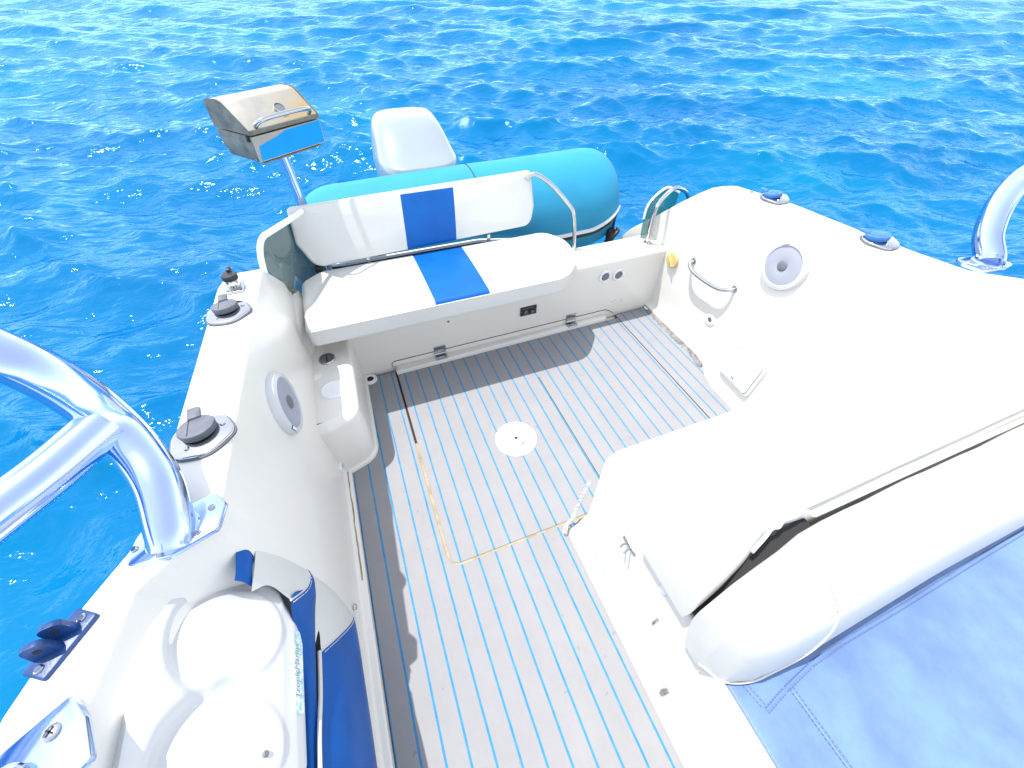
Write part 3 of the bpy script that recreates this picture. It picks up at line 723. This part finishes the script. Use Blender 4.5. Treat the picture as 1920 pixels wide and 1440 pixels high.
# blue seat cushion in front
fs=roundpoly([(.479,-1.25),(.479,.02),(1.60,.02),(1.60,-1.25)],[.02,.02,.02,.02],6)
sc_=part('seat_cushion',['lounge'],hs,rprism(fs,.402,.432,.012,4))
zt=.4326
main=[(.530,-.114),(.595,-.101),(.683,-.088),(.785,-.083),(.985,-.082),(1.30,-.077),(1.6,-.075)]
for off in (0,.010):
    part('stitching',['darkthread'],sc_,stitches([(a,b-off,zt) for a,b in main],.0078,.0048,.0009))
    part('stitching',['darkthread'],sc_,stitches([(.602+off,-.108,zt),(.615+off,-.45,zt)],.0078,.0048,.0009))
    part('stitching',['darkthread'],sc_,stitches([(.512+off,-.06,zt),(.525+off,-.114,zt)],.0078,.0048,.0009))
part('seam_ridge',['lounge'],sc_,tube([(a,b-.005,zt-.0016) for a,b in main],.0036,8,4))
part('seam_ridge',['lounge'],sc_,tube([(.607,-.112,zt-.0016),(.620,-.5,zt-.0016)],.0034,8,1))
# ---------------------------------------------------------------- moulded tackle tray on the left wall
tt=root('tackle_tray',(-.42,.25,.5),'white moulded pod with two round bosses and a sticker on the left wall','moulded pod')
XT=Matrix(((.6,0,.8,-.5),(0,1,0,0),(-.8,0,.6,.72),(0,0,0,1)))
def tray_mesh():
    tu=[0,.008,.023,.034,.040,.06,.094,.122,.16,.194,.216,.234,.25,.27,.285,.297]; tv=[.452,.472,.476,.466,.452,.449,.449,.453,.462,.467,.462,.447,.418,.392,.368,.335]
    bu=[0,.2,.25,.28,.297]; bv=[.03,.03,.055,.10,.15]
    nu,nv=110,120
    us=.297*(.5-.5*np.cos(np.linspace(0,PI,nu)))
    v=[];f=[]
    def h(u,y,d):
        z=.004
        for cu,cv in ((.150,.360),(.152,.175)):
            dx=(u-cu)/.086; dy=(y-cv)/.081; e=math.hypot(dx,dy); a=math.atan2(dy,dx)
            z+=.0045/(1+math.exp((e-1)*36))
            ww=max(0,math.cos(a-math.radians(158)))**.7
            z-=(.017 if cv>.3 else .021)*ww*math.exp(-((e-1.19)/(.15 if cv>.3 else .2))**2)*min(1,max(0,(u-.012)/.03))*min(1,d/.02)
        if u>.235: z-=.005*((u-.235)/.03) if u<.265 else .005+.33*(u-.265)
        r=.017
        if d<r: z-=r-math.sqrt(max(0,r*r-(r-d)**2))
        return z
    for u in us:
        ty=float(np.interp(u,tu,tv)); by=float(np.interp(u,bu,bv)); sl=abs(float(np.interp(u+.004,tu,tv))-ty)/.004
        for j in range(nv):
            t=.5-.5*math.cos(PI*j/(nv-1)); y=by+(ty-by)*t
            d=min((ty-y)/math.sqrt(1+min(sl,2)**2),y-by,.297-u,u+.010)
            v.append((u,y,h(u,y,max(0,d))))
    for i in range(nu-1):
        for j in range(nv-1): f.append((i*nv+j,(i+1)*nv+j,(i+1)*nv+j+1,i*nv+j+1))
    edge=[j for j in range(nv)]+[i*nv+nv-1 for i in range(1,nu)]+[(nu-1)*nv+j for j in range(nv-2,-1,-1)]+[i*nv for i in range(nu-2,0,-1)]
    o=len(v)
    for k in edge: v.append((v[k][0],v[k][1],-.085))
    n=len(edge)
    for k in range(n): f.append((edge[k],edge[(k+1)%n],o+(k+1)%n,o+k))
    return [XT@V(p) for p in v],f
part('pod_body',['pod'],tt,tray_mesh(),angle=55)
for u,y,w in ((.026,.458,.0025),(.200,.163,.0108)):
    part('screw',['grey'],tt,screw(XT@Matrix.Translation((u,y,w)),.0050,.003))
# sticker on the inboard side
def text_mesh(s,size,X):
    cu=bpy.data.curves.new('lettering','FONT'); cu.body=s; cu.size=size; cu.align_x='CENTER'; cu.align_y='CENTER'; cu.extrude=.0002; cu.shear=.2; cu.resolution_u=2
    ob=bpy.data.objects.new('lettering',cu); COL.objects.link(ob)
    dg=bpy.context.evaluated_depsgraph_get(); me=bpy.data.meshes.new_from_object(ob.evaluated_get(dg))
    v=[X@p.co for p in me.vertices]; f=[tuple(p.vertices) for p in me.polygons]
    bpy.data.objects.remove(ob); bpy.data.curves.remove(cu); bpy.data.meshes.remove(me)
    return v,f
M['ink']=mat('sticker_ink',(.24,.28,.30),.5)
def sticker_mat():
    m,t,b=nt('sticker_print')
    n=noise(t,coord(t),70,4,.7)
    t.links.new(ramp(t,n,[(.42,(.72,.75,.77)),(.54,(.50,.66,.70)),(.61,(.22,.42,.48)),(.68,(.68,.76,.78))]),b.inputs['Base Color'])
    b.inputs['Roughness'].default_value=.4; return m
M['sticker']=sticker_mat()
Xs=frame(XT@V((.273,.285,-.0022)),XT.to_3x3()@V((.33,0,1)),(0,1,0))
st=part('sticker',['sticker'],tt,rprism(roundpoly([(-.075,-.010),(.05,-.012),(.075,-.004),(.07,.014),(-.07,.014)],[.006,.008,.006,.006,.006],4),-.004,.0012,0,1,Xs))
part('lettering',['ink'],st,text_mesh('TropicMarina',.018,Xs@Matrix.Translation((0,.006,.0014))))

# ---------------------------------------------------------------- vinyl storage pouch under the tray
po=root('storage_pouch',(-.33,.3,.15),'white and blue vinyl two-pocket storage pouch on the left wall','pouch')
def strip(curves,sub=6):
    R=[cr(c,sub) for c in curves]; S=[]
    for i in range(len(R[0])): S.append(cr([r[i] for r in R],5) if len(R)>2 else [r[i] for r in R])
    return loft(S)
PB=[[(-.394,.437,.660),(-.392,.455,.662),(-.392,.488,.665),(-.390,.515,.655),(-.386,.525,.635)],[(-.386,.437,.640),(-.383,.455,.645),(-.382,.49,.645),(-.381,.512,.632),(-.382,.522,.625)],[(-.384,.437,.612),(-.380,.452,.618),(-.380,.475,.620),(-.380,.495,.612),(-.381,.518,.622)]]
part('upper_pad',['bluevinyl'],po,strip(PB,6),angle=70)
part('stitching',['thread'],po,stitches(cr([V(p)+V((.003,0,.001)) for p in PB[2][2:]],8),.007,.0045,.0009,(.6,0,.6)))
def pocket(A,B,C,front):
    w=part('gusset',['vinyl'],po,strip([A,B,C],6),angle=70)
    fr=part('front_panel',['bluevinyl'],po,strip(front,6),angle=70)
    part('piping',['vinyl'],fr,tube(C,.0024,8,6))
    part('stitching',['thread'],fr,stitches([p+V((.004,-.006,-.001)) for p in cr(C,6)],.008,.005,.0009,(.5,-.3,.8)))
TB=[(-.342,.529,.415),(-.334,.505,.415),(-.332,.463,.455),(-.338,.415,.533)]
pocket([(-.378,.530,.622),(-.376,.512,.618),(-.376,.47,.620),(-.378,.42,.625)],[(-.358,.531,.521),(-.352,.502,.522),(-.352,.455,.554),(-.362,.44,.583)],TB,
  [TB+[(-.350,.3,.455),(-.350,.1,.455),(-.350,-.2,.455)],
   [(-.337,.526,.405),(-.328,.498,.402),(-.325,.445,.43),(-.330,.39,.45),(-.336,.3,.445),(-.336,.1,.455),(-.336,-.2,.46)],
   [(-.338,.522,.395),(-.331,.49,.388),(-.330,.43,.405),(-.330,.37,.413),(-.330,.30,.421),(-.330,.10,.440),(-.33,-.2,.45)]])
TC=[(-.312,.488,.10),(-.304,.435,.197),(-.308,.375,.321),(-.324,.335,.397)]
pocket([(-.337,.521,.392),(-.331,.48,.386),(-.330,.42,.404),(-.330,.35,.415)],[(-.324,.518,.261),(-.314,.478,.285),(-.314,.416,.339),(-.326,.38,.397)],TC,
  [TC,[(-.308,.42,.095),(-.292,.36,.20),(-.294,.30,.325),(-.321,.28,.405)],[(-.305,.30,.09),(-.286,.25,.21),(-.288,.20,.34),(-.321,.18,.432)],
   [(-.305,.117,.07),(-.286,.08,.21),(-.288,.06,.35),(-.321,.05,.452)],[(-.305,-.2,.07),(-.286,-.2,.21),(-.288,-.2,.35),(-.321,-.2,.46)]])
part('flap',['vinyl'],po,tube([(-.326,.334,.402),(-.324,.25,.419),(-.324,.125,.449),(-.324,-.2,.465)],.0045,8,6))
for x,y,z in ((-.374,.533,.590),(-.306,.507,.105)):
    X=frame((x,y,z),(.85,-.2,.45),(0,1,0))
    part('snap_stud',['chrome'],po,lathe([(.0085,0),(.0085,.004),(.006,.006),(.005,.005),(.0003,.0065)],18,X))

# ---------------------------------------------------------------- barbecue grill on its post
GX,GY,GZ,GT=-.205,2.05,1.027,.66
bg=root('barbecue_grill',(GX,GY,GZ),'stained stainless steel boat grill on a post behind the bench','grill')
G=Matrix.Translation((GX,GY,GZ))@Matrix.Rotation(GT,4,'Z')@Matrix.Rotation(math.radians(1),4,'Y')
bg.rotation_euler=(0,0,0)
W,D=.308/2,.207/2
def prof_box(sec,w0,w1=None,bev=.004):
    bm=bmesh.new(); a=[bm.verts.new((-w0,y,z)) for y,z in sec]; b=[bm.verts.new((w0,y,z)) for y,z in sec]; n=len(sec)
    bm.faces.new(a[::-1]); bm.faces.new(b)
    for i in range(n): bm.faces.new((a[i],a[(i+1)%n],b[(i+1)%n],b[i]))
    bmesh.ops.recalc_face_normals(bm,faces=bm.faces)
    if bev: bmesh.ops.bevel(bm,geom=list(bm.edges),offset=bev,segments=2,profile=.5,affect='EDGES')
    bm.verts.index_update(); v=[p.co.copy() for p in bm.verts]; f=[tuple(q.index for q in p.verts) for p in bm.faces]; bm.free(); return v,f
lid_sec=[(-D,.003),(-D,.016),(-.004,.090),(.02,.0955),(.07,.094),(D,.086),(D,.003)]
lid=MB(); lid.add(prof_box(lid_sec,W-.0015),0,G)
lid_o=lid.build('lid',['grillsteel'],bg,30)
for sx in (-1,1):
    x=sx*W
    side=[(-D-.0005,.0025),(-D-.0005,.0165),(-.005,.0915),(.02,.097),(.07,.0955),(D+.0005,.0875),(D+.0005,.0025)]
    v=[(x-.0015,y,z) for y,z in side]+[(x+.0015,y,z) for y,z in side]; n=len(side)
    f=[tuple(range(n))[::-1],tuple(range(n,2*n))]+[(i,(i+1)%n,n+(i+1)%n,n+i) for i in range(n)]
    part('side_plate',['grilldark'],lid_o,(v,f),X=G)
part('front_lip',['grilldark'],lid_o,rbox((0,-D-.0012,.009),(2*W,.002,.0145),.0008),X=G)
th=part('thermometer',['chrome'],lid_o,lathe([(.021,0),(.021,.010),(.019,.012),(.0175,.012),(.017,.009)],28,G@frame((.02,-.062,.0465),(0,-.62,.78),(1,0,0))))
part('dial',['grey'],th,lathe([(.017,.005),(.017,.0095),(.0003,.010)],24,G@frame((.02,-.062,.0465),(0,-.62,.78),(1,0,0))))
part('handle',['chrome'],lid_o,tube([G@V(p) for p in ((-.118,-.094,.020),(-.116,-.110,.034),(-.100,-.124,.044),(-.05,-.130,.049),(.05,-.130,.049),(.100,-.124,.044),(.116,-.110,.034),(.118,-.094,.020))],.0080,14,6))
base_sec=[(-D,-.003),(-D+.002,-.082),(-D+.012,-.089),(D-.03,-.089),(D-.004,-.055),(D,-.003)]
bb=MB(); bb.add(prof_box(base_sec,W-.002),0,G); bb_o=bb.build('fire_box',['grilldark'],bg,30)
part('front_panel',['grillreflect'],bb_o,rprism(roundpoly([(-W+.010,-.084),(W-.003,-.084),(W-.002,-.006),(-.01,-.008),(-.05,-.020),(-.09,-.027),(-W+.018,-.036)],[.003,.003,.003,.02,.02,.02,.004],3),0,.0014,0,1,G@frame((0,-D+.0002,0),(0,-1,-.025),(1,0,0))),label='bright blue sea reflection painted on the front of the fire box')
part('front_panel',['grillsteel'],bb_o,rprism([(-W,-.087),(W,-.087),(W,-.004),(-W,-.004)],0,.0009,0,1,G@frame((0,-D+.0002,0),(0,-1,-.025),(1,0,0))))
part('catch',['black'],bb_o,rbox((-W-.002,-D+.022,-.008),(.004,.014,.026),.001),X=G)
part('bottom_plate',['grilldark'],bb_o,rbox((0,-D+.035,-.0935),(.27,.06,.006),.002),X=G)
for y in (-.085,): part('rivet',['chrome'],bb_o,screw(G@frame((-W-.001,y,-.080),(-1,0,0),(0,1,0)),.003,.002))
pt=G@V((-.0,-.01,-.09))
part('post',['alum'],bg,tube([pt+V((0,0,.0)),pt+V((.006,-.012,-.1)),pt+V((.03,-.07,-.55)),pt+V((.033,-.08,-.66))],lambda t:.0205,18,4),tube([pt+V((0,0,.004)),pt+V((.002,-.004,-.03))],.025,18,1))

# ---------------------------------------------------------------- inflatable tender across the stern
td=root('inflatable_tender',(.65,2.28,.1),'teal inflatable dinghy hauled up sideways behind the transom','dinghy')
cy,cz,R0=2.26,.43,.285
def ten_r(x):
    if x>1.22:
        q=(x-1.22)/.37; return math.sqrt(max(0,1-q**5.5))
    if x<-.05:
        q=(-.05-x)/.25; return math.sqrt(max(0,1-q**2.4))*.97
    return 1-.03*(x<.64)*min(1,(.64-x)/.6)
def ten_c(x):
    t=(x-.65)/.9; return cy+.04*t*t, cz-.015+ (.0 if x>.65 else -.02*((.65-x)/.8)**2)
S=[]
xs=sorted(list(np.linspace(-.30,1.588,60))+[-.297,-.29,-.28,1.575,1.57,1.56,1.55])
for x in xs:
    r=max(.004,ten_r(x)); yc,zc=ten_c(x)
    S.append([(x,yc+R0*r*math.cos(a),zc+R0*r*1.0*math.sin(a)) for a in np.linspace(0,2*PI,41)[:-1]])
tb=part('tube',['tender'],td,loft(S,True,True),angle=60)
# seam around the tube and rubbing strake low on the side facing the bench
def ten_pt(x,a,off=0):
    r=max(.004,ten_r(x)); yc,zc=ten_c(x); return V((x,yc+(R0*r+off)*math.cos(a),zc+(R0*r+off)*math.sin(a)))
part('seam',['gap'],tb,tube([ten_pt(.655+.004*math.sin(a*3),a,.0006) for a in np.linspace(.3,3.6,30)],.0022,6,1))
sx=np.linspace(-.22,1.53,60)
def st_ang(x): return PI+.01+.26*min(1,max(0,(x-.6)/.5))+.10*max(0,(x-1.25)/.3)**2-.45*max(0,(x-1.30)/.25)**1.5
def strake(a0,a1,h):
    S=[]
    for x in sx:
        a=st_ang(x); A=a+a0; B=a+a1
        S.append([ten_pt(x,A,-.004),ten_pt(x,A,h),ten_pt(x,B,h),ten_pt(x,B,-.004)])
    return loft(S,True,True)
part('rubbing_strake',['black'],td,strake(-.05,.05,.012))
part('strake_edge',['plastic'],td,strake(-.095,-.05,.016))
part('skirt',['tender'],td,strake(.05,.42,.010))
X=Matrix.Translation((1.42,1.985,.335))
part('handle_patch',['black'],td,rbox((1.47,2.02,.29),(.05,.04,.08),.012),tube([(1.43,2.0,.26),(1.44,1.96,.30),(1.475,1.96,.335),(1.50,2.0,.33)],.012,10,5),tube([(1.48,2.02,.33),(1.485,2.03,.40)],.008,8,1))

# ---------------------------------------------------------------- outboard motor
om=root('outboard_motor',(.44,2.66,-.3),'large white outboard motor cowl behind the teal tender','outboard')
def sup(w,d,cx,cyy,z,n=44,e=3.2,fy=1.0):
    P=[]
    for k in range(n):
        a=2*PI*k/n; c,s=math.cos(a),math.sin(a)
        P.append((cx+w*math.copysign(abs(c)**(2/e),c),cyy+d*math.copysign(abs(s)**(2/e),s),z))
    return P
MX,MY=.437,2.68
low=[sup(.15,.22,MX,MY,.08),sup(.19,.27,MX,MY,.22),sup(.212,.30,MX,MY,.40),sup(.221,.315,MX,MY,.58),sup(.2265,.3275,MX,MY,.60),sup(.228,.329,MX,MY,.625),sup(.222,.322,MX,MY,.64)]
part('lower_cowl',['cowl'],om,loft(low,True,True),angle=50)
# hood: front edge raked back, chamfered shoulders, domed top
def hood(z,w,d0,d1,tilt):
    P=sup(w,(d1-d0)/2,MX,MY+(d0+d1)/2,z,44,3.4)
    return [(x,y,zz+tilt*(MY-y)) for x,y,zz in P]
hd=[hood(.54,.2245,-.3255,.31,.0),hood(.61,.226,-.3265,.31,.0),hood(.65,.2255,-.325,.31,-.0),hood(.685,.222,-.322,.31,-.01),hood(.697,.218,-.310,.31,-.03),hood(.722,.212,-.25,.305,-.07),hood(.748,.204,-.19,.30,-.10),hood(.774,.193,-.13,.29,-.12),hood(.797,.178,-.07,.275,-.12),hood(.815,.156,-.01,.25,-.10),hood(.826,.122,.04,.22,-.08),hood(.832,.07,.08,.17,-.05),hood(.834,.01,.11,.13,-.02)]
part('hood',['cowl'],om,loft(hd,True,True),angle=60)
part('midsection',['cowl'],om,loft([sup(.10,.16,MX,MY,.12,24,2.6),sup(.08,.14,MX,MY,-.25,24,2.6),sup(.05,.12,MX,MY,-.9,24,2.6)],True,True))
part('bracket',['black'],om,rbox((MX,2.33,-.08),(.24,.22,.26),.03))

# ---------------------------------------------------------------- camera
cam=bpy.data.cameras.new('camera'); co=bpy.data.objects.new('camera',cam); COL.objects.link(co)
R=((.930,.261,-.258),(-.367,.681,-.633),(.011,.684,.729))
R=((0.930243, 0.260619, -0.258312), (-0.36678, 0.681399, -0.633378), (0.010943, 0.683939, 0.729457))
Rm=Matrix(R).to_4x4(); Rm.translation=V((0,0,1.5)); co.matrix_world=Rm
cam.sensor_width=36; cam.lens=765/1920*36; cam.clip_start=.02; cam.clip_end=9000
scene.camera=co

# ---------------------------------------------------------------- light
sd=V((-.27,.21,1)).normalized()
el=math.asin(sd.z); az=math.atan2(sd.x,sd.y)
w=bpy.data.worlds.new('World'); scene.world=w; w.use_nodes=True
wt=w.node_tree; bgk=wt.nodes['Background']; sky=wt.nodes.new('ShaderNodeTexSky'); sky.sky_type='NISHITA'; sky.sun_disc=False
sky.sun_elevation=el; sky.sun_rotation=az; sky.air_density=1.0; sky.dust_density=.6; sky.ozone_density=1.0
hs_=wt.nodes.new('ShaderNodeHueSaturation'); hs_.inputs['Saturation'].default_value=.34
wt.links.new(sky.outputs[0],hs_.inputs['Color']); wt.links.new(hs_.outputs[0],bgk.inputs[0]); bgk.inputs[1].default_value=.19
sl_=bpy.data.lights.new('sun','SUN'); sl_.energy=2.85; sl_.angle=math.radians(.6); sl_.color=(1,.97,.93)
so_=bpy.data.objects.new('sun',sl_); COL.objects.link(so_); so_.rotation_euler=sd.to_track_quat('Z','Y').to_euler(); so_.location=(0,0,20)

scene.view_settings.view_transform='Standard'; scene.view_settings.look='None'; scene.view_settings.gamma=1
scene.view_settings.exposure=1.14
scene.cycles.max_bounces=8; scene.cycles.transparent_max_bounces=8
